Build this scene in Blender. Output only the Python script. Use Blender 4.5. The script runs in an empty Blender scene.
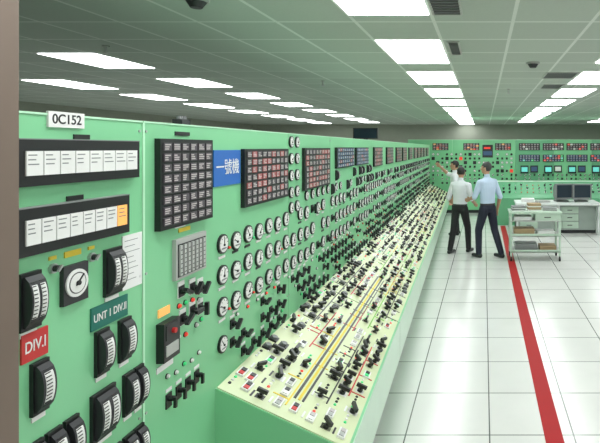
import bpy, math, random
import numpy as np
from mathutils import Matrix, Vector
random.seed(7)
S = bpy.context.scene
S.view_settings.view_transform = 'Standard'
S.view_settings.look = 'None'
S.view_settings.exposure = 0.08

# ------------------------------------------------------------------ materials
MATS = {}
def mat(name, col, rough=0.5, metal=0.0, emit=0.0, var=0.06, scale=6.0, spec=0.5):
    if name in MATS: return MATS[name]
    m = bpy.data.materials.new(name); m.use_nodes = True
    nt = m.node_tree; b = nt.nodes['Principled BSDF']
    b.inputs['Roughness'].default_value = rough
    b.inputs['Metallic'].default_value = metal
    b.inputs['Specular IOR Level'].default_value = spec
    tc = nt.nodes.new('ShaderNodeTexCoord'); nz = nt.nodes.new('ShaderNodeTexNoise')
    nz.inputs['Scale'].default_value = scale; nz.inputs['Detail'].default_value = 3
    nt.links.new(tc.outputs['Object'], nz.inputs['Vector'])
    mx = nt.nodes.new('ShaderNodeMix'); mx.data_type = 'RGBA'
    mx.inputs[6].default_value = [c*(1-var) for c in col]+[1]
    mx.inputs[7].default_value = [min(1, c*(1+var)) for c in col]+[1]
    nt.links.new(nz.outputs['Fac'], mx.inputs[0])
    nt.links.new(mx.outputs[2], b.inputs['Base Color'])
    if emit > 0:
        b.inputs['Emission Color'].default_value = list(col)+[1]
        b.inputs['Emission Strength'].default_value = emit
    MATS[name] = m
    return m

def grid_mat(name, col, line, size, mortar, loc, rough, bump=0.0, var=0.03, nscale=40):
    m = bpy.data.materials.new(name); m.use_nodes = True
    nt = m.node_tree; b = nt.nodes['Principled BSDF']
    tc = nt.nodes.new('ShaderNodeTexCoord'); mp = nt.nodes.new('ShaderNodeMapping')
    mp.inputs['Location'].default_value = (loc[0], loc[1], 0)
    br = nt.nodes.new('ShaderNodeTexBrick'); br.offset = 0; br.squash = 1
    br.inputs['Scale'].default_value = 1
    br.inputs['Brick Width'].default_value = size
    br.inputs['Row Height'].default_value = size
    br.inputs['Mortar Size'].default_value = mortar
    br.inputs['Mortar Smooth'].default_value = 0.0
    br.inputs['Bias'].default_value = 0.0
    br.inputs['Color1'].default_value = [c*(1-var) for c in col]+[1]
    br.inputs['Color2'].default_value = [c*(1+var) for c in col]+[1]
    br.inputs['Mortar'].default_value = list(line)+[1]
    nt.links.new(tc.outputs['Object'], mp.inputs['Vector'])
    nt.links.new(mp.outputs['Vector'], br.inputs['Vector'])
    nz = nt.nodes.new('ShaderNodeTexNoise'); nz.inputs['Scale'].default_value = nscale; nz.inputs['Detail'].default_value = 5
    nt.links.new(tc.outputs['Object'], nz.inputs['Vector'])
    mx = nt.nodes.new('ShaderNodeMix'); mx.data_type = 'RGBA'; mx.blend_type = 'MULTIPLY'
    mx.inputs[0].default_value = 0.12
    nt.links.new(br.outputs['Color'], mx.inputs[6]); nt.links.new(nz.outputs['Fac'], mx.inputs[7])
    nt.links.new(mx.outputs[2], b.inputs['Base Color'])
    b.inputs['Roughness'].default_value = rough
    if bump:
        bp = nt.nodes.new('ShaderNodeBump'); bp.inputs['Strength'].default_value = bump
        nt.links.new(nz.outputs['Fac'], bp.inputs['Height'])
        nt.links.new(bp.outputs['Normal'], b.inputs['Normal'])
    MATS[name] = m
    return m

mat('green', (0.235, 0.62, 0.325), 0.30, var=0.07, scale=1.5)
mat('green_dark', (0.10, 0.30, 0.14), 0.5)
mat('green_mid', (0.15, 0.45, 0.24), 0.4)
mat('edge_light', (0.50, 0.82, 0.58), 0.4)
mat('cream', (0.68, 0.74, 0.47), 0.38, var=0.06)
mat('lip', (0.60, 0.80, 0.63), 0.28)
mat('black', (0.012, 0.013, 0.014), 0.35)
mat('black2', (0.03, 0.03, 0.034), 0.5)
mat('white', (0.84, 0.84, 0.82), 0.4)
mat('paper', (0.85, 0.85, 0.84), 0.7)
mat('greyl', (0.46, 0.47, 0.45), 0.5)
mat('grey', (0.22, 0.23, 0.23), 0.5)
mat('red', (0.60, 0.03, 0.03), 0.4)
mat('redlit', (0.8, 0.05, 0.03), 0.4, emit=0.5)
mat('greenlit', (0.05, 0.60, 0.2), 0.4, emit=0.3)
mat('cyanlit', (0.15, 0.60, 0.55), 0.4, emit=0.5)
mat('amber', (0.95, 0.45, 0.12), 0.4, emit=0.4)
mat('yellow', (0.80, 0.62, 0.05), 0.5)
mat('lime', (0.20, 0.55, 0.06), 0.5)
mat('teal', (0.01, 0.16, 0.12), 0.5)
mat('blue', (0.02, 0.14, 0.50), 0.5)
mat('bluegrey', (0.06, 0.12, 0.24), 0.3)
mat('cell', (0.10, 0.085, 0.10), 0.3)
mat('cellw', (0.56, 0.51, 0.51), 0.4)
mat('cellr', (0.42, 0.12, 0.12), 0.4)
mat('steel', (0.55, 0.56, 0.56), 0.3, metal=0.8)
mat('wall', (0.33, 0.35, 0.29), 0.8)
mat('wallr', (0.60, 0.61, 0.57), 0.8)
mat('brown', (0.19, 0.14, 0.11), 0.6)
mat('lamp', (0.97, 1.0, 1.0), 0.4, emit=7.4, var=0.0)
mat('lampframe', (0.75, 0.77, 0.74), 0.5)
mat('skin', (0.50, 0.28, 0.18), 0.5)
mat('hair', (0.015, 0.013, 0.012), 0.5)
mat('hairgrey', (0.045, 0.045, 0.045), 0.5)
mat('shirtblue', (0.52, 0.64, 0.80), 0.8)
mat('shirtwhite', (0.76, 0.78, 0.82), 0.8)
mat('trousers', (0.018, 0.022, 0.04), 0.8)
mat('trousers2', (0.02, 0.02, 0.022), 0.8)
mat('lips', (0.35, 0.10, 0.09), 0.5)
mat('desk', (0.76, 0.80, 0.78), 0.4)
mat('deskfront', (0.36, 0.42, 0.38), 0.5)
mat('cartgreen', (0.52, 0.66, 0.54), 0.4)
mat('screen', (0.02, 0.035, 0.05), 0.15)
mat('cardb', (0.42, 0.30, 0.17), 0.7)
mat('tape', (0.42, 0.012, 0.015), 0.55, spec=0.2)
grid_mat('floortile', (0.80, 0.79, 0.77), (0.13, 0.14, 0.13), 0.6, 0.005, (-0.04, 0.1), 0.20, var=0.02, nscale=3)
grid_mat('ceiltile', (0.48, 0.54, 0.48), (0.74, 0.78, 0.73), 0.6, 0.014, (0.38, -0.13), 0.85, bump=0.25, var=0.06, nscale=60)

# ------------------------------------------------------------------ mesh builder
class MB:
    def __init__(s):
        s.v = []; s.f = []; s.m = []; s.names = []
    def mi(s, n):
        if n not in s.names: s.names.append(n)
        return s.names.index(n)
    def add(s, pts, faces, m, M=None):
        o = len(s.v)
        if M is not None: pts = [M @ Vector(p) for p in pts]
        s.v += [tuple(p) for p in pts]
        k = s.mi(m)
        for f in faces:
            s.f.append(tuple(i+o for i in f)); s.m.append(k)
    def box(s, M, u0, u1, v0, v1, w0, w1, m):
        p = [(u0,v0,w0),(u1,v0,w0),(u1,v1,w0),(u0,v1,w0),(u0,v0,w1),(u1,v0,w1),(u1,v1,w1),(u0,v1,w1)]
        s.add(p, [(0,3,2,1),(4,5,6,7),(0,1,5,4),(1,2,6,5),(2,3,7,6),(3,0,4,7)], m, M)
    def prism(s, M, pts, w0, w1, m):
        n = len(pts)
        p = [(a,b,w0) for a,b in pts]+[(a,b,w1) for a,b in pts]
        f = [tuple(range(n-1,-1,-1)), tuple(range(n,2*n))]+[(i,(i+1)%n,n+(i+1)%n,n+i) for i in range(n)]
        s.add(p, f, m, M)
    def cyl(s, M, u, v, r, w0, w1, m, n=14, r2=None):
        r2 = r if r2 is None else r2
        a = [2*math.pi*i/n for i in range(n)]
        p = [(u+r*math.cos(t), v+r*math.sin(t), w0) for t in a]+[(u+r2*math.cos(t), v+r2*math.sin(t), w1) for t in a]
        f = [tuple(range(n-1,-1,-1)), tuple(range(n,2*n))]+[(i,(i+1)%n,n+(i+1)%n,n+i) for i in range(n)]
        s.add(p, f, m, M)
    def bar(s, M, u, v, L, wd, ang, w0, w1, m):
        c, q = math.cos(ang), math.sin(ang)
        pts = []
        for a, b in ((-L/2,-wd/2),(L/2,-wd/2),(L/2,wd/2),(-L/2,wd/2)):
            pts.append((u+a*c-b*q, v+a*q+b*c))
        s.prism(M, pts, w0, w1, m)
    def obj(s, name, parent=None, smooth=False, bevel=0):
        me = bpy.data.meshes.new(name); me.from_pydata(s.v, [], s.f)
        for n in s.names: me.materials.append(MATS[n])
        me.polygons.foreach_set('material_index', s.m); me.update()
        o = bpy.data.objects.new(name, me); S.collection.objects.link(o)
        if parent: o.parent = parent
        if bevel:
            bv = o.modifiers.new('bevel','BEVEL'); bv.width = bevel; bv.segments = 2; bv.limit_method = 'ANGLE'
        return o

I4 = Matrix.Identity(4)
def frame(u, v, w, o):
    M = Matrix.Identity(4)
    for i in range(3):
        M[i][0] = u[i]; M[i][1] = v[i]; M[i][2] = w[i]; M[i][3] = o[i]
    return M
def empty(name, loc=(0,0,0), rz=0):
    e = bpy.data.objects.new(name, None); S.collection.objects.link(e)
    e.location = loc; e.rotation_euler = (0,0,rz); e.empty_display_size = 0.3
    return e

# ------------------------------------------------------------------ room
ZC = 3.01
def roomobj(name, b, m):
    mb = MB(); mb.box(I4, *b, m); return mb.obj(name)
roomobj('floor', (-9.6, 8.2, -1.2, 20.2, -0.1, 0.0), 'floortile')
roomobj('wall_left', (-9.6, -9.5, -1.2, 20.2, 0, ZC), 'wall')
roomobj('wall_right', (8.1, 8.2, -1.2, 20.2, 0, ZC), 'wallr')
roomobj('wall_back', (-9.6, 8.2, 20.1, 20.2, 0, ZC), 'wall')
roomobj('wall_front', (-9.6, 8.2, -1.2, -1.1, 0, ZC), 'wallr')
roomobj('ceiling', (-9.6, 8.2, -1.2, 20.2, ZC, ZC+0.1), 'ceiltile')
roomobj('window_mullion', (-1.60, -1.12, 0.70, 1.18, 0, ZC), 'brown')  # stands for the window mullion close to the camera, set back beside the board
mb = MB(); mb.box(I4, -9.5, 8.1, 20.06, 20.1, 0, 0.1, 'black2'); mb.obj('baseboard_back')
mb = MB()
mb.box(I4, 0.43, 0.56, -1.0, 12.9, 0.0, 0.003, 'tape')
mb.obj('red_floor_line')

# recessed ceiling lights
def light_mesh():
    mb = MB()
    mb.box(I4, -0.31, 0.31, -0.61, 0.61, -0.004, 0.03, 'lampframe')
    mb.box(I4, -0.285, 0.285, -0.585, -0.006, -0.010, -0.004, 'lamp')
    mb.box(I4, -0.285, 0.285, 0.006, 0.585, -0.010, -0.004, 'lamp')
    return mb
lm = None
def add_light(x, y, sy=1.0):
    global lm
    if lm is None:
        o = light_mesh().obj('recessed_ceiling_light'); lm = o.data
    else:
        o = bpy.data.objects.new('recessed_ceiling_light', lm); S.collection.objects.link(o)
    o.location = (x, y, ZC); o.scale = (1, sy, 1)
for k in range(-2, 9): add_light(-0.68, 4.93+1.8*k if k != -1 else 2.92)
for k in range(-3, 8): add_light(1.54, 4.93+1.8*k)
for k in range(0, 8): add_light(-4.22, 5.40+1.8*k, 0.78)
for k in range(0, 7): add_light(-6.2, 7.4+1.85*k, 0.9)
for k in range(-3, 8): add_light(4.1, 4.93+1.8*k)

def diffuser(x, y, sx, sy):
    mb = MB(); z = -0.012
    mb.box(I4, -sx/2, sx/2, -sy/2, sy/2, -0.004, 0.0, 'black2')
    for t in (-1, 1):
        mb.box(I4, t*sx/2-0.008, t*sx/2+0.008, -sy/2, sy/2, z, 0, 'greyl')
        mb.box(I4, -sx/2, sx/2, t*sy/2-0.008, t*sy/2+0.008, z, 0, 'greyl')
    n = int(sy/0.06)
    for i in range(1, n):
        yy = -sy/2+i*sy/n
        mb.box(I4, -sx/2, sx/2, yy-0.006, yy+0.006, z, 0, 'grey')
    o = mb.obj('ceiling_air_vent'); o.location = (x, y, ZC)
diffuser(-0.26, 3.2, 0.2, 0.6); diffuser(-0.28, 4.7, 0.10, 0.6)
diffuser(1.0, 6.45, 0.4, 0.5); diffuser(1.05, 7.6, 0.3, 0.5)
def detector(x, y):
    mb = MB()
    mb.cyl(I4, 0, 0, 0.075, -0.02, 0, 'greyl', 20)
    mb.cyl(I4, 0, 0, 0.035, -0.06, -0.02, 'black2', 20, 0.06)
    o = mb.obj('smoke_detector'); o.location = (x, y, ZC)
detector(-1.85, 3.15); detector(0.55, 5.5)
def sprinkler(x, y):
    mb = MB()
    mb.cyl(I4, 0, 0, 0.03, -0.01, 0, 'greyl', 14)
    mb.cyl(I4, 0, 0, 0.009, -0.07, 0, 'steel', 8)
    mb.cyl(I4, 0, 0, 0.03, -0.075, -0.068, 'steel', 12)
    o = mb.obj('ceiling_sprinkler'); o.location = (x, y, ZC)
sprinkler(-3.55, 4.6); sprinkler(-2.3, 7.0); sprinkler(0.4, 8.0)

# ------------------------------------------------------------------ control board (board frame, slightly rotated)
BOARD = empty('control_board', (-0.0014, 0.04, 0), 0.035)
W = 1.15; S0 = 1.19; S1 = 15.1; ZT = 2.14; BS = 2.24
WALL = frame((0,1,0),(0,0,1),(1,0,0),(-W,0,0))
bv = Vector((-0.61,0,0.30)).normalized(); bw = Vector((0,1,0)).cross(bv)
BEN = frame((0,1,0), bv, bw, (-0.54,0,0.65)); BL = math.hypot(0.61,0.30)

mb = MB()
seams = [S0, 1.74, 3.16, 4.12, 5.0, 5.9, 6.9, 7.9, 8.9, 9.9, 10.9, 11.9, 12.9, 13.9, S1]
mb.box(WALL, S0+0.01, S1-0.01, 0, ZT-0.01, -0.85, -0.03, 'green_dark')
for a, b in zip(seams[:-1], seams[1:]):
    g = 0.0025
    mb.box(WALL, a+g, b-g, 0.10, ZT, -0.06, 0, 'green')
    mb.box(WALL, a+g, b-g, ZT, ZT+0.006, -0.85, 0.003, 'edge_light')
mb.box(WALL, S0, S1, 0, 0.10, -0.06, -0.02, 'black2')
mb.box(WALL, 1.737, 1.747, 0.1, ZT, 0, 0.004, 'edge_light')  # pale trim at the seam, the edge highlight put into its colour
# panel screws
for a, b in zip(seams[:4], seams[1:5]):
    for v in (2.11, 1.6, 1.1):
        for u in (a+0.018, b-0.018): mb.cyl(WALL, u, v, 0.005, 0, 0.003, 'steel', 8)
mb.obj('cabinet', BOARD)

# bench body
mb = MB()
sec = [(-W,0.08),(-W,0.95),(-0.54,0.65),(-0.54,0.37),(-0.64,0.33),(-0.64,0.08)]
SECM = frame((1,0,0),(0,0,1),(0,-1,0),(0,0,0))
edges = [BS, 3.9, 5.6, 7.3, 9.0, 10.7, 12.4, S1]
for a, b in zip(edges[:-1], edges[1:]):
    mb.prism(SECM, sec, -(b-0.002), -(a+0.002), 'green')
    mb.box(BEN, a+0.008, b-0.008, 0.015, BL-0.004, 0.0, 0.006, 'cream')
    mb.box(frame((0,1,0),(0,0,1),(1,0,0),(-0.54,0,0)), a+0.003, b-0.003, 0.372, 0.655, 0, 0.006, 'lip')  # front strip paler than the body: floor reflection painted into its colour
mb.box(I4, -W, -0.70, BS+0.02, S1, 0, 0.08, 'black2')
mb.obj('bench_desk', BOARD)

# ---------------- instruments
def dial(mb, M, u, v, r=0.043, n=16, face='white'):
    mb.cyl(M, u, v, r, 0, 0.011, 'black', n)
    mb.cyl(M, u, v, r*0.84, 0.011, 0.0125, face, n)
    a = random.uniform(0.3, 2.8)
    mb.bar(M, u+math.cos(a)*r*0.3, v+math.sin(a)*r*0.3-r*0.1, r*0.85, r*0.09, a, 0.0125, 0.014, 'black')
    mb.bar(M, u, v-r*0.45, r*0.9, r*0.14, 0, 0.0125, 0.014, 'grey')
    for t in range(5):
        b = 0.2+t*0.68
        mb.bar(M, u+math.cos(b)*r*0.70, v+math.sin(b)*r*0.70, r*0.14, r*0.06, b, 0.0125, 0.0135, 'black')
    mb.cyl(M, u, v-r*0.1, r*0.13, 0.0125, 0.017, 'black', 8)

def lever(mb, M, u, v, s=1.0, plate='black', ang=None, up=0.05):
    a = random.choice([0.0, 0.5, -0.5, 1.57, 0.8]) if ang is None else ang
    mb.box(M, u-0.026*s, u+0.026*s, v-0.03*s, v+0.03*s, 0, 0.006, plate)
    mb.cyl(M, u, v, 0.018*s, 0.006, 0.018, 'black', 10)
    mb.cyl(M, u, v, 0.010*s, 0.018, up*0.6, 'black', 8)
    mb.bar(M, u, v, 0.072*s, 0.017*s, a, up*0.6, up, 'black')

def lamp(mb, M, u, v, m, r=0.011):
    mb.cyl(M, u, v, r*1.25, 0, 0.004, 'black', 10)
    mb.cyl(M, u, v, r, 0.004, 0.011, m, 10, r*0.7)

def edge_meter(mb, M, u, v, w=0.052, h=0.14, strips=1):
    bz = 0.010
    mb.box(M, u-w/2, u+w/2, v-h/2, v+h/2, 0, bz, 'black')
    n = 10; H = 0.024
    def arc(u0, u1, lift, m, k=0.44):
        pts = []
        for i in range(n+1):
            t = -1+2*i/n
            pts.append((v+t*h*k, bz+lift+H*math.sqrt(max(0, 1-(t*0.98)**2))))
        p = [(u0,a,b) for a,b in pts]+[(u1,a,b) for a,b in pts]
        N = n+1
        p += [(u0, v-h*k, 0.0), (u0, v+h*k, 0.0), (u1, v-h*k, 0.0), (u1, v+h*k, 0.0)]
        f = [(i,i+N,i+1+N,i+1) for i in range(n)]
        f += [tuple([2*N]+list(range(N))+[2*N+1]), tuple([2*N+3]+list(range(2*N-1,N-1,-1))+[2*N+2])]
        mb.add(p, f, m, M)
    arc(u-w*0.40, u+w*0.40, 0.0, 'black2')
    for j in range(strips):
        c = u-w*0.40+w*0.8*(j+0.5)/strips; hw = w*0.8/strips*0.32
        arc(c-hw, c+hw, 0.0015, 'white', 0.40)
        for q in range(11):
            t = -0.85+0.17*q
            vv = v+t*h*0.40; ww = bz+0.0015+H*math.sqrt(1-(t*0.98)**2)
            mb.box(M, c-hw*0.95, c+hw*0.3, vv-0.0012, vv+0.0012, ww-0.006, ww+0.0015, 'black')
    mb.box(M, u-w*0.4, u+w*0.4, v-h/2-0.017, v-h/2-0.005, 0, 0.003, 'white')

def annun(mb, M, u0, u1, v0, v1, cols, rows, d=0.03, redp=0.05, base='cell', lit=None):
    mb.box(M, u0, u1, v0, v1, 0, d, 'black')
    fu = (u1-u0)*0.03; fv = (v1-v0)*0.03
    cw = (u1-u0-2*fu)/cols; ch = (v1-v0-2*fv)/rows
    for i in range(cols):
        for j in range(rows):
            a = u0+fu+i*cw; b = v0+fv+j*ch
            r = random.random()
            m = base
            if r < redp: m = 'cellr'
            elif lit and r > 0.8: m = random.choice(lit)
            mb.box(M, a+cw*0.10, a+cw*0.90, b+ch*0.12, b+ch*0.88, d, d+0.004, m)
            for q in range(3):
                L = random.uniform(0.30, 0.66)
                yy = b+ch*(0.24+0.2*q)
                mb.box(M, a+cw*0.17, a+cw*(0.17+L), yy, yy+ch*0.11, d+0.004, d+0.005, 'cellw')

# near panel (0C152)
mb = MB()
def card_box(u0, u1, v0, v1, hot=None):
    d = 0.022
    mb.box(WALL, u0, u1, v0, v1, 0, d, 'black')
    mb.box(WALL, u0, u1, v1, v1+0.003, 0, d+0.001, 'grey')
    mb.box(WALL, (u0+u1)/2-0.03, (u0+u1)/2+0.03, v1+0.004, v1+0.018, 0, 0.004, 'black')
    n = 8; cw = (u1-u0-0.03)/n
    for i in range(n):
        a = u0+0.015+i*cw
        m = 'white'
        if hot == i: m = 'amber'
        mb.box(WALL, a+0.002, a+cw-0.002, v0+0.028, v1-0.030, d, d+0.004, m)
        for q in range(3):
            yy = v1-0.042-q*0.012
            mb.box(WALL, a+0.007, a+cw*random.uniform(0.5,0.85), yy, yy+0.003, d+0.004, d+0.0046, 'grey')
card_box(1.235, 1.69, 1.95, 2.072)
card_box(1.235, 1.64, 1.77, 1.893, 7)
mb.box(WALL, 1.342, 1.468, 2.108, 2.152, 0, 0.006, 'white')
mb.box(WALL, 1.385, 1.475, 1.60, 1.712, 0, 0.012, 'black2')
mb.cyl(WALL, 1.43, 1.657, 0.040, 0.012, 0.016, 'white', 28)
mb.cyl(WALL, 1.43, 1.657, 0.031, 0.016, 0.0165, 'black2', 28)
mb.cyl(WALL, 1.43, 1.657, 0.028, 0.0165, 0.017, 'white', 28)
mb.bar(WALL, 1.437, 1.665, 0.04, 0.004, 0.8, 0.017, 0.019, 'black')
mb.cyl(WALL, 1.43, 1.657, 0.007, 0.017, 0.022, 'black', 10)
mb.box(WALL, 1.40, 1.46, 1.735, 1.752, 0, 0.003, 'yellow')
for u in (1.36, 1.500):
    mb.cyl(WALL, u, 1.716, 0.014, 0, 0.008, 'steel', 14)
    mb.cyl(WALL, u, 1.716, 0.009, 0.008, 0.02, 'black', 12)
    mb.bar(WALL, u, 1.716, 0.02, 0.006, 0.8, 0.02, 0.025, 'steel')
    mb.box(WALL, u-0.012, u+0.012, 1.74, 1.750, 0, 0.003, 'yellow')
edge_meter(mb, WALL, 1.285, 1.65, 0.062, 0.15, 2)
edge_meter(mb, WALL, 1.587, 1.652, 0.075, 0.15, 2)
edge_meter(mb, WALL, 1.315, 1.41, 0.052, 0.14, 1)
edge_meter(mb, WALL, 1.54, 1.41, 0.055, 0.14, 1)
edge_meter(mb, WALL, 1.642, 1.41, 0.055, 0.14, 1)
for u in (1.30, 1.36, 1.42): edge_meter(mb, WALL, u, 1.20, 0.05, 0.14, 1)
edge_meter(mb, WALL, 1.545, 1.215, 0.10, 0.15, 2)
edge_meter(mb, WALL, 1.66, 1.22, 0.048, 0.14, 1); edge_meter(mb, WALL, 1.712, 1.22, 0.044, 0.14, 1)
for u in (1.29, 1.36, 1.43, 1.53, 1.60, 1.66, 1.712): edge_meter(mb, WALL, u, 1.02, 0.048, 0.12, 1)
mb.box(WALL, 1.497, 1.657, 1.487, 1.558, 0, 0.005, 'teal')
mb.box(WALL, 1.262, 1.342, 1.49, 1.565, 0, 0.005, 'red')
mb.box(WALL, 1.635, 1.732, 1.572, 1.755, 0, 0.003, 'paper')
for q in range(8): mb.box(WALL, 1.645, 1.645+random.uniform(0.04,0.075), 1.735-q*0.019, 1.737-q*0.019, 0.003, 0.0034, 'grey')
mb.obj('near_panel_instruments', BOARD)

# panel 2
mb = MB()
annun(mb, WALL, 1.806, 2.178, 1.742, 2.085, 6, 8, 0.022, redp=0.02)
mb.box(WALL, 1.93, 2.03, 2.10, 2.115, 0, 0.004, 'black')
mb.box(WALL, 2.22, 2.48, 1.872, 2.04, 0, 0.006, 'blue')
annun(mb, WALL, 2.495, 3.11, 1.745, 2.045, 9, 7, 0.02, redp=0.22)
mb.box(WALL, 1.915, 2.135, 1.53, 1.69, 0, 0.016, 'greyl')
mb.box(WALL, 1.925, 2.125, 1.54, 1.67, 0.016, 0.018, 'black')
for i in range(7): mb.box(WALL, 1.93+i*0.028, 1.946+i*0.028, 1.545, 1.665, 0.018, 0.024, 'greyl')
for i in range(7):
    for q in range(6): mb.box(WALL, 1.932+i*0.028, 1.944+i*0.028, 1.555+q*0.018, 1.558+q*0.018, 0.024, 0.0245, 'black')
mb.box(WALL, 1.955, 2.035, 1.712, 1.728, 0, 0.003, 'yellow'); mb.box(WALL, 1.93, 2.0, 1.732, 1.742, 0, 0.003, 'white')
for a, b in ((1.97,1.475),(2.05,1.465),(2.11,1.45),(1.98,1.36),(2.05,1.37),(2.11,1.36)):
    mb.box(WALL, a-0.022, a+0.022, b-0.025, b+0.04, 0, 0.004, 'white')
    lever(mb, WALL, a, b, 0.75, 'black', up=0.04)
for a, b, c in ((1.955,1.42,'redlit'),(2.0,1.42,'greenlit'),(2.05,1.415,'redlit'),(2.1,1.40,'white'),(2.12,1.31,'greenlit'),(1.95,1.30,'white'),(2.0,1.29,'redlit'),(2.08,1.30,'white')):
    lamp(mb, WALL, a, b, c, 0.009)
mb.box(WALL, 1.815, 1.915, 1.25, 1.395, 0, 0.03, 'black')
mb.box(WALL, 1.825, 1.90, 1.27, 1.31, 0.03, 0.034, 'greyl'); mb.box(WALL, 1.825, 1.90, 1.33, 1.385, 0.03, 0.033, 'black2')
mb.cyl(WALL, 1.865, 1.357, 0.010, 0.033, 0.044, 'red', 14)
mb.box(WALL, 1.825, 1.895, 1.415, 1.445, 0, 0.004, 'amber'); mb.box(WALL, 1.815, 1.915, 1.21, 1.232, 0, 0.004, 'white')
for i in range(4):
    u = 1.89+i*0.065; v = 1.085
    mb.box(WALL, u-0.018, u+0.018, v-0.035, v+0.02, 0, 0.004, 'black')
    mb.cyl(WALL, u, v, 0.010, 0.004, 0.022, 'black', 10)
    mb.bar(WALL, u, v-0.015, 0.04, 0.011, 1.57, 0.022, 0.032, 'black')
    mb.box(WALL, u-0.018, u+0.018, v+0.028, v+0.04, 0, 0.003, 'white')
for i in range(5):
    lamp(mb, WALL, 1.88+i*0.055, 1.175-0.01*(i%2), random.choice(['white','white','greenlit','white']), 0.008)
mb.obj('unit_panel_instruments', BOARD)

# annunciators further down
mb = MB()
annun(mb, WALL, 3.42, 4.06, 1.75, 2.05, 8, 7, 0.02, redp=0.35)
annun(mb, WALL, 4.27, 4.93, 1.87, 2.055, 8, 5, 0.02, base='bluegrey')
annun(mb, WALL, 5.03, 5.65, 1.87, 2.055, 8, 5, 0.02, base='bluegrey')
s = 6.0
while s < 14.6:
    annun(mb, WALL, s, s+0.6, 1.82, 2.06, 6, 5, 0.02, redp=0.3)
    s += random.choice([0.78, 0.95])
mb.obj('annunciator_windows', BOARD)

# dial gauges
mb = MB()
for v in (2.09, 1.98, 1.87, 1.76, 1.66):
    for u in (3.2, 3.31): dial(mb, WALL, u, v, 0.038, 14)
s = 2.30; i = 0
while s < 14.9:
    for v in (1.60, 1.455, 1.305):
        if s > 2.5 and random.random() < 0.05: continue
        p = 0.05 if s < 4.0 else 0.25
        if random.random() > p:
            dial(mb, WALL, s, v-0.01*(i%2), 0.046, 16 if s < 6 else 10)
            mb.box(WALL, s-0.03, s+0.03, v-0.068, v-0.056, 0, 0.003, random.choice(['white','black','white']))
            if random.random() < 0.35: lamp(mb, WALL, s+0.066, v-0.03, random.choice(['white','redlit','greenlit']), 0.006)
        else:
            lever(mb, WALL, s, v, 0.95, 'black', up=0.035)
    if s > 3.5 and random.random() < 0.85:
        dial(mb, WALL, s, 1.71, 0.036, 10) if random.random() < 0.5 else edge_meter(mb, WALL, s, 1.70, 0.045, 0.09, 1)
    if s > 4.2 and random.random() < 0.6: edge_meter(mb, WALL, s, 1.81, 0.045, 0.09, 1) if s < 5.8 else None
    s += 0.134; i += 1
dial(mb, WALL, 2.30, 1.13, 0.04, 16)
mb.obj('dial_gauges', BOARD)

# wall lever switches just above the bench
mb = MB()
s = 2.40
while s < 14.95:
    for v in (1.19, 1.10, 1.01):
        if random.random() < 0.66:
            lever(mb, WALL, s, v, 0.75, 'black', ang=random.choice([0.7, 0.3, 1.2]), up=0.045)
            if v != 1.10: mb.box(WALL, s-0.022, s+0.022, v+0.03, v+0.042, 0, 0.003, 'white')
        if random.random() < 0.45: lamp(mb, WALL, s+0.05, v+0.03, random.choice(['redlit','greenlit','white','white']), 0.008)
    s += 0.118
mb.obj('panel_switch_handles', BOARD)

# bench switches
mb = MB()
lanes = [0.07, 0.155, 0.24, 0.325, 0.41, 0.495, 0.58, 0.645]
s = BS+0.09; k = 0
while s < S1-0.1:
    for li, v in enumerate(lanes):
        if 2.4 < s < 4.7 and li == 3: continue
        r = random.random(); vv = v+random.uniform(-0.01, 0.01); ss = s+random.uniform(-0.015, 0.015)
        if r < 0.38:
            lever(mb, BEN, ss, vv, random.choice([0.75, 0.85, 0.95]), random.choice(['white','black','white']), up=0.045)
            if random.random() < 0.5:
                lamp(mb, BEN, ss+0.042, vv+0.012, random.choice(['redlit','greenlit','white','white']), 0.008)
                lamp(mb, BEN, ss+0.042, vv-0.018, random.choice(['white','greenlit','white']), 0.008)
        elif r < 0.64:
            mb.box(BEN, ss-0.035, ss+0.035, vv-0.02, vv+0.02, 0.006, 0.016, 'white')
            mb.box(BEN, ss-0.028, ss-0.003, vv-0.012, vv+0.012, 0.016, 0.020, random.choice(['white','greyl','greenlit','red']))
            mb.box(BEN, ss+0.003, ss+0.028, vv-0.012, vv+0.012, 0.016, 0.020, random.choice(['black','black','cellw']))
        elif r < 0.80:
            for q in range(3): lamp(mb, BEN, ss-0.03+q*0.03, vv, random.choice(['redlit','greenlit','white','white','black2']), 0.009)
        elif r < 0.88:
            mb.box(BEN, ss-0.025, ss+0.025, vv-0.025, vv+0.025, 0.006, 0.016, 'black')
            mb.cyl(BEN, ss, vv, 0.017, 0.016, 0.028, 'grey', 10)
        if random.random() < 0.5:
            mb.box(BEN, ss-0.025, ss+0.025, vv+0.034, vv+0.044, 0.006, 0.008, random.choice(['white','white','black']))
    s += 0.100; k += 1
mb.obj('bench_switches', BOARD)

# mimic lines
mb = MB()
def ln(u0, u1, v, m, w=0.008): mb.box(BEN, u0, u1, v-w/2, v+w/2, 0.006, 0.0085, m)
def cr(u, v0, v1, m, w=0.008): mb.box(BEN, u-w/2, u+w/2, min(v0,v1), max(v0,v1), 0.006, 0.0083, m)
ln(2.42, 4.7, 0.352, 'black', 0.014); ln(2.42, 4.7, 0.329, 'yellow', 0.014); ln(2.42, 4.7, 0.308, 'black', 0.012)
s = BS+0.1
while s < S1-1:
    v = random.choice([0.115, 0.20, 0.285, 0.37, 0.455, 0.54]); L = random.uniform(0.3, 1.1)
    c = random.choice(['black','lime','black','red','yellow','black','black'])
    ln(s, min(s+L, S1-0.1), v, c)
    for q in range(int(L/0.2)):
        cr(s+q*0.2+0.05, v, v+random.choice([-0.085, 0.085]), c)
    s += 0.15
mb.obj('mimic_diagram', BOARD)

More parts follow.
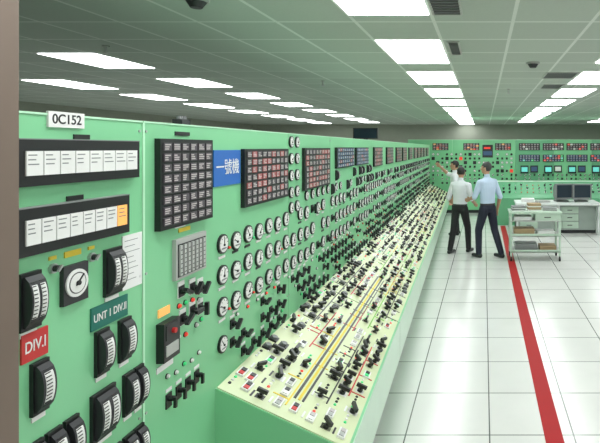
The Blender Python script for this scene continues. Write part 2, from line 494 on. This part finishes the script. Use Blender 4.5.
# text labels
def text(body, u, v, size, m, M=WALL, w=0.0065, sx=1.0, parent=BOARD, name='label_text', off=0.0005):
    c = bpy.data.curves.new(name, 'FONT'); c.body = body; c.size = size
    c.align_x = 'CENTER'; c.align_y = 'CENTER'; c.extrude = 0.0004; c.offset = off
    c.materials.append(MATS[m])
    o = bpy.data.objects.new(name, c); S.collection.objects.link(o); o.parent = parent
    o.matrix_local = M @ Matrix.Translation((u, v, w)) @ Matrix.Diagonal((sx,1,1,1))
text('0C152', 1.405, 2.130, 0.038, 'black')
text('UNT 1 DIV.II', 1.577, 1.522, 0.034, 'white', sx=0.78, w=0.006)
text('DIV.I', 1.302, 1.527, 0.042, 'white', sx=0.75, w=0.006)
text('一號機', 2.35, 1.955, 0.080, 'white', sx=0.95, w=0.007, off=0.0)

mb = MB()
mb.box(I4, -0.02, 0.02, -0.03, 0.03, 0, 0.022, 'black2'); mb.cyl(I4, 0, -0.015, 0.011, 0.022, 0.036, 'grey', 12); mb.cyl(I4, 0, 0.015, 0.011, 0.022, 0.036, 'grey', 12)
o = mb.obj('emergency_lamp', BOARD); o.location = (-1.18, 2.03, ZT+0.006)
mb = MB()
mb.box(I4, -0.12, 0.12, -0.1, 0.1, 0, 0.02, 'black2'); mb.box(I4, -0.03, 0.03, -0.02, 0.02, 0.02, 0.05, 'black2'); mb.box(I4, -0.18, 0.18, -0.04, 0.04, 0.04, 0.2, 'black')
mb.box(I4, -0.165, 0.165, -0.044, -0.04, 0.055, 0.185, 'screen')
o = mb.obj('cabinet_top_display', BOARD); o.location = (-1.5, 7.3, ZT+0.006)

# ------------------------------------------------------------------ far panels
FAR = empty('far_control_panel', (0, 15.45, 0), 0)
FW = frame((1,0,0),(0,0,1),(0,-1,0),(0,0,0))
mb = MB()
xs = [-2.4, -1.0, 0.0, 1.0, 2.2, 3.4, 4.6, 5.8, 7.0]
for i, (a, b) in enumerate(zip(xs[:-1], xs[1:])):
    mb.box(FW, a+0.004, b-0.004, 0.1, 2.30, -0.8, 0, 'green' if i not in (3, 5) else 'green_mid')
    mb.box(FW, a, b, 0, 0.1, -0.75, -0.04, 'black2')
    mb.box(FW, a+0.004, b-0.004, 2.30, 2.315, -0.8, 0.01, 'edge_light')
mb.obj('cabinet', FAR)
mb = MB()
for a in (-1.62, -0.65, 0.35):
    annun(mb, FW, a, a+0.5, 1.98, 2.2, 5, 4, 0.03, redp=0.3, lit=['redlit','amber'])
mb.box(FW, -0.05, 0.28, 1.75, 2.15, 0, 0.02, 'black2'); mb.box(FW, -0.02, 0.25, 1.82, 1.95, 0.02, 0.025, 'bluegrey'); mb.box(FW, 0.0, 0.2, 2.02, 2.08, 0.02, 0.025, 'redlit')
for j, a in enumerate((1.1, 1.85, 2.6, 3.35, 4.1)):
    annun(mb, FW, a, a+0.66, 1.98, 2.2, 7, 3, 0.03, lit=['redlit','white','white'])
    annun(mb, FW, a, a+0.66, 1.62, 1.84, 7, 3, 0.03, base='bluegrey', lit=['cyanlit','greenlit','redlit'])
    mb.box(FW, a+0.05, a+0.3, 1.25, 1.5, 0, 0.03, 'black'); mb.box(FW, a+0.08, a+0.27, 1.3, 1.45, 0.03, 0.035, random.choice(['cyanlit','white','greenlit']))
    mb.box(FW, a+0.36, a+0.6, 1.28, 1.5, 0, 0.03, 'black2'); mb.box(FW, a+0.39, a+0.57, 1.32, 1.46, 0.03, 0.035, random.choice(['screen','white','bluegrey']))
x = -1.6
while x < 5:
    for v in (1.85, 1.72, 1.59, 1.46, 1.33):
        if x > 1.0 or (-0.12 < x < 0.33 and v > 1.7): continue
        r = random.random()
        if r < 0.35: dial(mb, FW, x, v, 0.045, 10)
        elif r < 0.65: lever(mb, FW, x, v, 1.1, up=0.035)
        elif r < 0.8: mb.box(FW, x-0.05, x+0.05, v-0.05, v+0.05, 0, 0.02, random.choice(['black','redlit','black2']))
    for v in (1.2, 1.08, 0.95):
        if random.random() < 0.8: lever(mb, FW, x, v, 1.0, random.choice(['white','black']))
    x += 0.145
mb.obj('instruments', FAR)

# low green operator console in mid-distance
OC = empty('operator_console', (0.25, 13.0, 0), 0)
mb = MB()
CS = frame((0,1,0),(0,0,1),(1,0,0),(0,0,0))
prof = [(0,0),(0,0.72),(0.12,0.80),(0.42,1.12),(0.75,1.12),(0.75,0)]
mb.prism(CS, prof, 0.0, 2.1, 'green_mid')
mb.prism(CS, prof, 2.104, 4.6, 'green_mid')
mb.box(I4, -0.01, 4.61, 0.41, 0.76, 1.12, 1.135, 'lip')
cu = Vector((0,0.30,0.32)).normalized()
CF = frame((1,0,0), cu, Vector((1,0,0)).cross(cu), (0,0.12,0.80))
x = 0.12
while x < 4.5:
    for v in (0.08, 0.2, 0.32): lever(mb, CF, x, v, 0.9, random.choice(['white','black'])) if random.random() < 0.5 else lamp(mb, CF, x, v, random.choice(['white','redlit','greenlit']), 0.014)
    x += 0.16
mb.obj('console_body', OC)

def desk(x, y, L, D, rz, H=0.75):
    e = empty('computer_desk', (x, y, 0), rz)
    mb = MB()
    mb.box(I4, 0, L, 0, D, H-0.05, H, 'desk')
    mb.box(I4, 0.02, L-0.02, D*0.35, D-0.03, 0.08, H-0.05, 'deskfront')
    mb.box(I4, 0.04, L-0.04, D*0.35+0.03, D-0.05, 0, 0.08, 'black2')
    for a in (0.02, L*0.5, L-0.06): mb.box(I4, a, a+0.04, 0.04, D-0.04, 0, H-0.05, 'desk')
    for a in (0.12, L*0.5+0.1):
        for q in range(3): 
            mb.box(I4, a, a+0.42, D*0.35-0.015, D*0.35, 0.12+q*0.18, 0.28+q*0.18, 'cartgreen')
            mb.box(I4, a+0.15, a+0.27, D*0.35-0.025, D*0.35-0.015, 0.19+q*0.18, 0.205+q*0.18, 'black2')
    mb.obj('desk_body', e, bevel=0.004)
desk(0.75, 11.5, 2.0, 0.8, 0)
desk(2.78, 11.45, 2.0, 0.8, -0.15)
def crt(x, y, z, rz, s=1.0):
    e = empty('crt_monitor', (x, y, z), rz); e.scale = (s,s,s)
    mb = MB()
    mb.box(I4, -0.15, 0.15, -0.12, 0.12, 0, 0.03, 'grey')
    mb.cyl(I4, 0, 0, 0.08, 0.03, 0.06, 'grey', 16)
    mb.box(I4, -0.22, 0.22, -0.2, -0.1, 0.06, 0.44, 'grey')
    p = [(-0.21,-0.1,0.07),(0.21,-0.1,0.07),(0.21,-0.1,0.43),(-0.21,-0.1,0.43),(-0.13,0.2,0.12),(0.13,0.2,0.12),(0.13,0.2,0.36),(-0.13,0.2,0.36)]
    mb.add(p, [(0,3,2,1),(4,5,6,7),(0,1,5,4),(1,2,6,5),(2,3,7,6),(3,0,4,7)], 'grey')
    mb.box(I4, -0.19, 0.19, -0.204, -0.2, 0.11, 0.41, 'screen')
    mb.cyl(frame((1,0,0),(0,0,1),(0,-1,0),(0,0,0)), 0.17, 0.08, 0.008, 0.2, 0.206, 'greenlit', 8)
    mb.obj('monitor_body', e, bevel=0.006)
crt(1.88, 11.95, 0.75, 0.25, 1.0); crt(2.36, 11.95, 0.75, 0.0, 1.0)
def stack(name, x, y, z, w, d, h, m='paper', rz=0, n=6):
    mb = MB()
    for i in range(n):
        j = random.uniform(-0.006, 0.006)
        mb.box(I4, -w/2+j, w/2+j, -d/2-j, d/2-j, h*i/n, h*(i+1)/n-0.001, m if i % 3 else 'paper')
    o = mb.obj(name); o.location = (x,y,z); o.rotation_euler = (0,0,rz)
stack('paper_stack', 1.05, 11.8, 0.75, 0.3, 0.22, 0.09)
stack('paper_stack', 1.40, 11.7, 0.75, 0.3, 0.22, 0.05, 'greyl', 0.3)
stack('paper_stack', 3.0, 11.75, 0.75, 0.22, 0.3, 0.04)

# utility cart
CART = empty('utility_cart', (0.47, 8.85, 0), 0)
mb = MB()
L, D = 0.92, 0.5
for a in (0.02, L-0.02):
    for b in (0.02, D-0.02):
        mb.box(I4, a-0.018, a+0.018, b-0.018, b+0.018, 0.09, 0.86, 'cartgreen')
        mb.box(I4, a-0.012, a+0.012, b-0.02, b+0.02, 0.06, 0.09, 'black2')
        mb.cyl(frame((0,1,0),(0,0,1),(1,0,0),(a-0.014,0,0)), b, 0.042, 0.042, 0, 0.028, 'black', 16)
mb.box(I4, -0.02, L+0.02, -0.02, D+0.02, 0.86, 0.895, 'cartgreen')
mb.box(I4, 0, L, 0, D, 0.72, 0.735, 'greyl')
mb.box(I4, 0, L, 0, D, 0.45, 0.465, 'greyl'); mb.box(I4, 0, L, 0, D, 0.16, 0.18, 'greyl')
mb.box(I4, 0.0, L, 0.0, 0.012, 0.45, 0.50, 'cartgreen'); mb.box(I4, 0.0, L, 0.0, 0.012, 0.16, 0.21, 'cartgreen')
mb.box(I4, 0.46, L-0.03, 0.005, D-0.02, 0.735, 0.86, 'cartgreen'); mb.box(I4, 0.62, 0.74, -0.01, 0.005, 0.79, 0.805, 'black2')
mb.box(I4, 0.08, 0.40, 0.06, 0.36, 0.735, 0.80, 'paper')
mb.box(I4, 0.08, 0.45, 0.06, 0.36, 0.465, 0.58, 'cardb'); mb.box(I4, 0.5, 0.82, 0.06, 0.36, 0.465, 0.53, 'paper')
mb.box(I4, 0.10, 0.50, 0.06, 0.40, 0.18, 0.30, 'grey'); mb.box(I4, 0.55, 0.85, 0.08, 0.4, 0.18, 0.26, 'cardb')
mb.obj('cart_frame', CART, bevel=0.003)
stack('document_binder', 0.63, 9.05, 0.895, 0.24, 0.22, 0.09, 'grey', 0.1)
stack('document_binder', 1.22, 9.1, 0.895, 0.26, 0.24, 0.06, 'grey', -0.15)
stack('document_binder', 0.93, 9.12, 0.895, 0.24, 0.2, 0.13, 'cardb', 0.05)

# ------------------------------------------------------------------ people
def person(name, loc, rz, sc, J, shirt, trou, hair, head=(0,0), long_sleeve=False):
    V=[];F=[]; segs=[]
    def addm(pts, faces):
        o=len(V); V.extend([tuple(p) for p in pts]); F.extend([tuple(i+o for i in f) for f in faces])
    def ell(c, r, M=None, lab=None, n=14, k=9):
        pts=[]; fs=[]
        for j in range(1,k):
            ph=math.pi*j/k
            for i in range(n):
                t=2*math.pi*i/n
                pts.append(Vector((r[0]*math.sin(ph)*math.cos(t), r[1]*math.sin(ph)*math.sin(t), r[2]*math.cos(ph))))
        pts.append(Vector((0,0,r[2]))); pts.append(Vector((0,0,-r[2])))
        for j in range(k-2):
            for i in range(n): fs.append((j*n+i,(j+1)*n+i,(j+1)*n+(i+1)%n,j*n+(i+1)%n))
        T=len(pts)-2
        for i in range(n):
            fs.append((T,i,(i+1)%n)); fs.append((T+1,(k-2)*n+(i+1)%n,(k-2)*n+i))
        pts=[Vector(c)+p for p in pts]
        if M is not None: pts=[M@p for p in pts]
        addm(pts,fs)
        if lab is not None:
            cc=M@Vector(c) if M is not None else Vector(c)
            segs.append((cc,cc,min(r),min(r),lab))
    def limb(a,b,ra,rb,lab,n=12):
        a=Vector(a); b=Vector(b); d=b-a
        q=d.to_track_quat('Z','Y')
        pts=[]
        for c,r in ((a,ra),(b,rb)):
            for i in range(n):
                t=2*math.pi*i/n; pts.append(c+q@Vector((r*math.cos(t),r*math.sin(t),0)))
        addm(pts,[tuple(range(n-1,-1,-1)),tuple(range(n,2*n))]+[(i,(i+1)%n,n+(i+1)%n,n+i) for i in range(n)])
        ell(a,(ra,)*3,n=10,k=7); ell(b,(rb,)*3,n=10,k=7)
        segs.append((a,b,ra,rb,lab))
    ln_=J.get('lean',0.0)
    rings=[(0.83,.12,.085),(0.90,.165,.115),(0.98,.160,.115),(1.06,.158,.115),(1.18,.168,.12),(1.30,.188,.122),(1.38,.195,.110),(1.43,.14,.085),(1.47,.065,.06)]
    pts=[];n=20
    for z,rx,ry in rings:
        oy=-ln_*(z-0.9)
        for i in range(n):
            t=2*math.pi*i/n; pts.append((rx*math.cos(t),oy+ry*math.sin(t),z))
    K=len(rings)
    fs=[(j*n+i,j*n+(i+1)%n,(j+1)*n+(i+1)%n,(j+1)*n+i) for j in range(K-1) for i in range(n)]
    fs+= [tuple(range(n-1,-1,-1)),tuple(range((K-1)*n,K*n))]
    addm(pts,fs)
    T=lambda x,y,z: Vector((x, y-ln_*(z-0.9), z))
    segs.append((T(0,0,1.04),T(0,0,1.40),.14,.14,'shirt'))
    segs.append((T(-.1,0,1.36),T(.1,0,1.36),.10,.10,'shirt'))
    segs.append((Vector((0,0,.84)),Vector((0,0,.93)),.14,.13,'trou'))
    segs.append((Vector((-.04,0,.985)),Vector((.04,0,.985)),.118,.118,'belt'))
    limb(T(0,0.005,1.44),T(0,-.01,1.56),.056,.052,'skin')
    pv=T(0,-0.005,1.54)
    HM=Matrix.Translation(pv)@Matrix.Rotation(head[0],4,'Z')@Matrix.Rotation(head[1],4,'X')
    ell((0,-.012,.10),(.074,.094,.112),HM); ell((0,-.055,.035),(.045,.045,.04),HM); ell((0,-.03,.05),(.062,.07,.06),HM)
    ell((0,-.112,.085),(.013,.018,.018),HM); ell((0,-.103,.10),(.009,.014,.028),HM)
    for sx in (-1,1): ell((sx*.077,.0,.085),(.012,.02,.032),HM)
    ell((0,.008,.125),(.083,.100,.098),HM)
    head_inv=HM.inverted()
    segs.append((HM@Vector((0,-.02,.05)),HM@Vector((0,-.0,.13)),.075,.09,'head'))
    for sd in ('L','R'):
        sx=1 if sd=='L' else -1
        hip=Vector((sx*.088,0,.90)); kn=Vector(J['knee'+sd]); an=Vector(J['ank'+sd])
        limb(hip,kn,.096,.070,'trou'); mid=kn.lerp(an,.35); limb(kn,mid,.070,.066,'trou'); limb(mid,an,.066,.056,'trou')
        fy=J.get('toe'+sd,(0,-1)); toe=Vector((an.x+fy[0]*.15,an.y+fy[1]*.15,.035)); heel=Vector((an.x-fy[0]*.04,an.y-fy[1]*.04,.04))
        limb(heel,toe,.040,.034,'shoe'); limb(Vector((an.x,an.y,.05)),Vector((an.x,an.y,an.z)),.045,.045,'shoe')
        sh=T(sx*.190,0,1.375); el=Vector(J['el'+sd]); wr=Vector(J['wr'+sd])
        limb(T(sx*.1,0,1.38),sh,.07,.064,'shirt')
        limb(sh,el,.062,.052,'shirt')
        if long_sleeve: limb(el,wr,.048,.036,'shirt')
        else: limb(el,el.lerp(wr,.35),.040,.038,'skin'); limb(el.lerp(wr,.35),wr,.038,.026,'skin')
        d=(wr-el).normalized(); up=Vector((0,-1,0)) if abs(d.y)<.8 else Vector((0,0,1))
        side=(up-up.dot(d)*d).normalized(); nrm=d.cross(side).normalized()*(-sx)
        limb(wr,wr+d*.05,.026,.028,'skin')
        for q in range(4):
            ln2=[.9,1.05,1.0,.8][q]
            o=side*(1.5-q)*.021
            a=wr+d*.03+o*.8; b=wr+d*.085+o; c=b+(d*.036+nrm*.014)*ln2; e=c+(d*.018+nrm*.028)*ln2
            limb(a,b,.013,.0105,'skin',8); limb(b,c,.0095,.009,'skin',8); limb(c,e,.009,.008,'skin',8)
        a=wr+d*.025+side*.022; b=a+d*.03+side*.026+nrm*.01; c=b+d*.028+side*.008+nrm*.012
        limb(a,b,.013,.011,'skin',8); limb(b,c,.0105,.009,'skin',8)
    me=bpy.data.meshes.new(name+'_src'); me.from_pydata(V,[],F); me.update()
    o=bpy.data.objects.new(name+'_src',me); S.collection.objects.link(o)
    md=o.modifiers.new('r','REMESH'); md.mode='VOXEL'; md.voxel_size=0.0085
    sm=o.modifiers.new('s','SMOOTH'); sm.factor=.5; sm.iterations=2
    dg=bpy.context.evaluated_depsgraph_get(); nm=bpy.data.meshes.new_from_object(o.evaluated_get(dg))
    bpy.data.objects.remove(o)
    labs=['skin','shirt','trou','belt','shoe','hair']
    for mm in ('skin',shirt,trou,'black2','black',hair): nm.materials.append(MATS[mm])
    N=len(nm.polygons); C=np.zeros(N*3); nm.polygons.foreach_get('center',C); C=C.reshape(-1,3)
    best=np.full(N,1e9); idx=np.zeros(N,int)
    for i,(a,b,ra,rb,lab) in enumerate(segs):
        a=np.array(a);b=np.array(b);d=b-a;L2=max(d@d,1e-9)
        t=np.clip(((C-a)@d)/L2,0,1); dist=np.linalg.norm(C-(a+t[:,None]*d),axis=1)-(ra+(rb-ra)*t)
        m=dist<best; best[m]=dist[m]; idx[m]=i
    mi=np.zeros(N,int)
    for i in range(N):
        lab=segs[idx[i]][4]
        c=C[i]
        if lab=='head':
            p=head_inv@Vector(c)
            hairy=(p.z>.165) or (p.y>-.0+ (0.02 if p.z<.1 else -.03) and p.z>.045) or (p.z>.145 and p.y>-.085)
            if abs(p.x)>.076 and .055<p.z<.115 and p.y<.02: hairy=False
            lab='hair' if hairy else 'skin'
        if lab in('shirt','trou','belt') and abs(c[0])<.2 and .9<c[2]<1.1:
            lab='shirt' if c[2]>1.0 else ('belt' if c[2]>.965 else 'trou') if abs(c[0])<.175 else lab
        mi[i]=labs.index(lab)
    nm.polygons.foreach_set('material_index',mi); nm.polygons.foreach_set('use_smooth',[True]*N); nm.update()
    nm.name=name
    ob=bpy.data.objects.new(name,nm); S.collection.objects.link(ob)
    ob.location=loc; ob.rotation_euler=(0,0,rz); ob.scale=(sc,)*3
    fb=MB()
    for sx in (-1,1):
        M=HM@Matrix.Translation((sx*.030,-.098,.108))@Matrix.Rotation(math.pi/2,4,'X')
        fb.cyl(M,0,0,.012,-.004,.004,'white',12); fb.cyl(M,0,0,.006,.004,.0055,'black',10)
        fb.box(M,-.016,.016,.016,.021,-.004,.006,hair)
    M=HM@Matrix.Translation((0,-.098,.052))@Matrix.Rotation(math.pi/2,4,'X')
    fb.prism(M,[(-.024,0),(-.01,-.007),(.01,-.007),(.024,0),(.008,.005),(-.008,.005)],-.01,.004,'lips')
    fb.obj('face',ob)
    return ob

stand = dict(kneeL=(.10,-.02,.50), ankL=(.11,.01,.09), kneeR=(-.10,-.02,.50), ankR=(-.11,.02,.09),
             elL=(.26,.03,1.10), wrL=(.27,-.06,.86), elR=(-.26,.03,1.10), wrR=(-.27,-.06,.86))
A = dict(stand, kneeL=(.12,-.12,.50), ankL=(.13,-.10,.09), kneeR=(-.12,.06,.50), ankR=(-.15,.20,.09),
         elL=(.26,-.08,1.12), wrL=(.17,-.30,1.06), elR=(-.27,.06,1.10), wrR=(-.29,-.03,.86), lean=.03)
person('man_in_blue_shirt', (0.07, 9.2, 0), math.radians(225), 1.02, A, 'shirtblue', 'trousers', 'hairgrey', head=(0.35,0.05))
Bp = dict(stand, kneeL=(.11,.06,.50), ankL=(.13,.17,.09), kneeR=(-.10,-.14,.50), ankR=(-.12,-.14,.09),
         elL=(.27,.02,1.10), wrL=(.25,-.18,.93), elR=(-.26,-.02,1.11), wrR=(-.20,-.23,1.0), lean=.05)
person('man_in_white_shirt', (-0.47, 9.6, 0), math.radians(150), 0.96, Bp, 'shirtwhite', 'trousers2', 'hair', head=(0.4,0.15))
Cp = dict(stand, elR=(-.24,-.22,1.42), wrR=(-.20,-.40,1.60), lean=.05)
person('man_pointing_at_board', (-0.66, 11.6, 0), math.radians(268), 1.0, Cp, 'shirtwhite', 'trousers2', 'hair', head=(0,-0.05))

# ------------------------------------------------------------------ world & camera
w = bpy.data.worlds.new('world'); S.world = w; w.use_nodes = True
w.node_tree.nodes['Background'].inputs[0].default_value = (0.5,0.55,0.5,1)
w.node_tree.nodes['Background'].inputs[1].default_value = 0.2
cam = bpy.data.cameras.new('camera'); co = bpy.data.objects.new('camera', cam); S.collection.objects.link(co)
cam.sensor_width = 36; cam.lens = 490/600*36
cam.shift_x = (300-484)/600; cam.shift_y = (148-221.5)/600
cam.clip_start = 0.05; cam.clip_end = 100
co.location = (0, 0, 2.05); co.rotation_euler = (math.pi/2, 0, 0)
S.camera = co
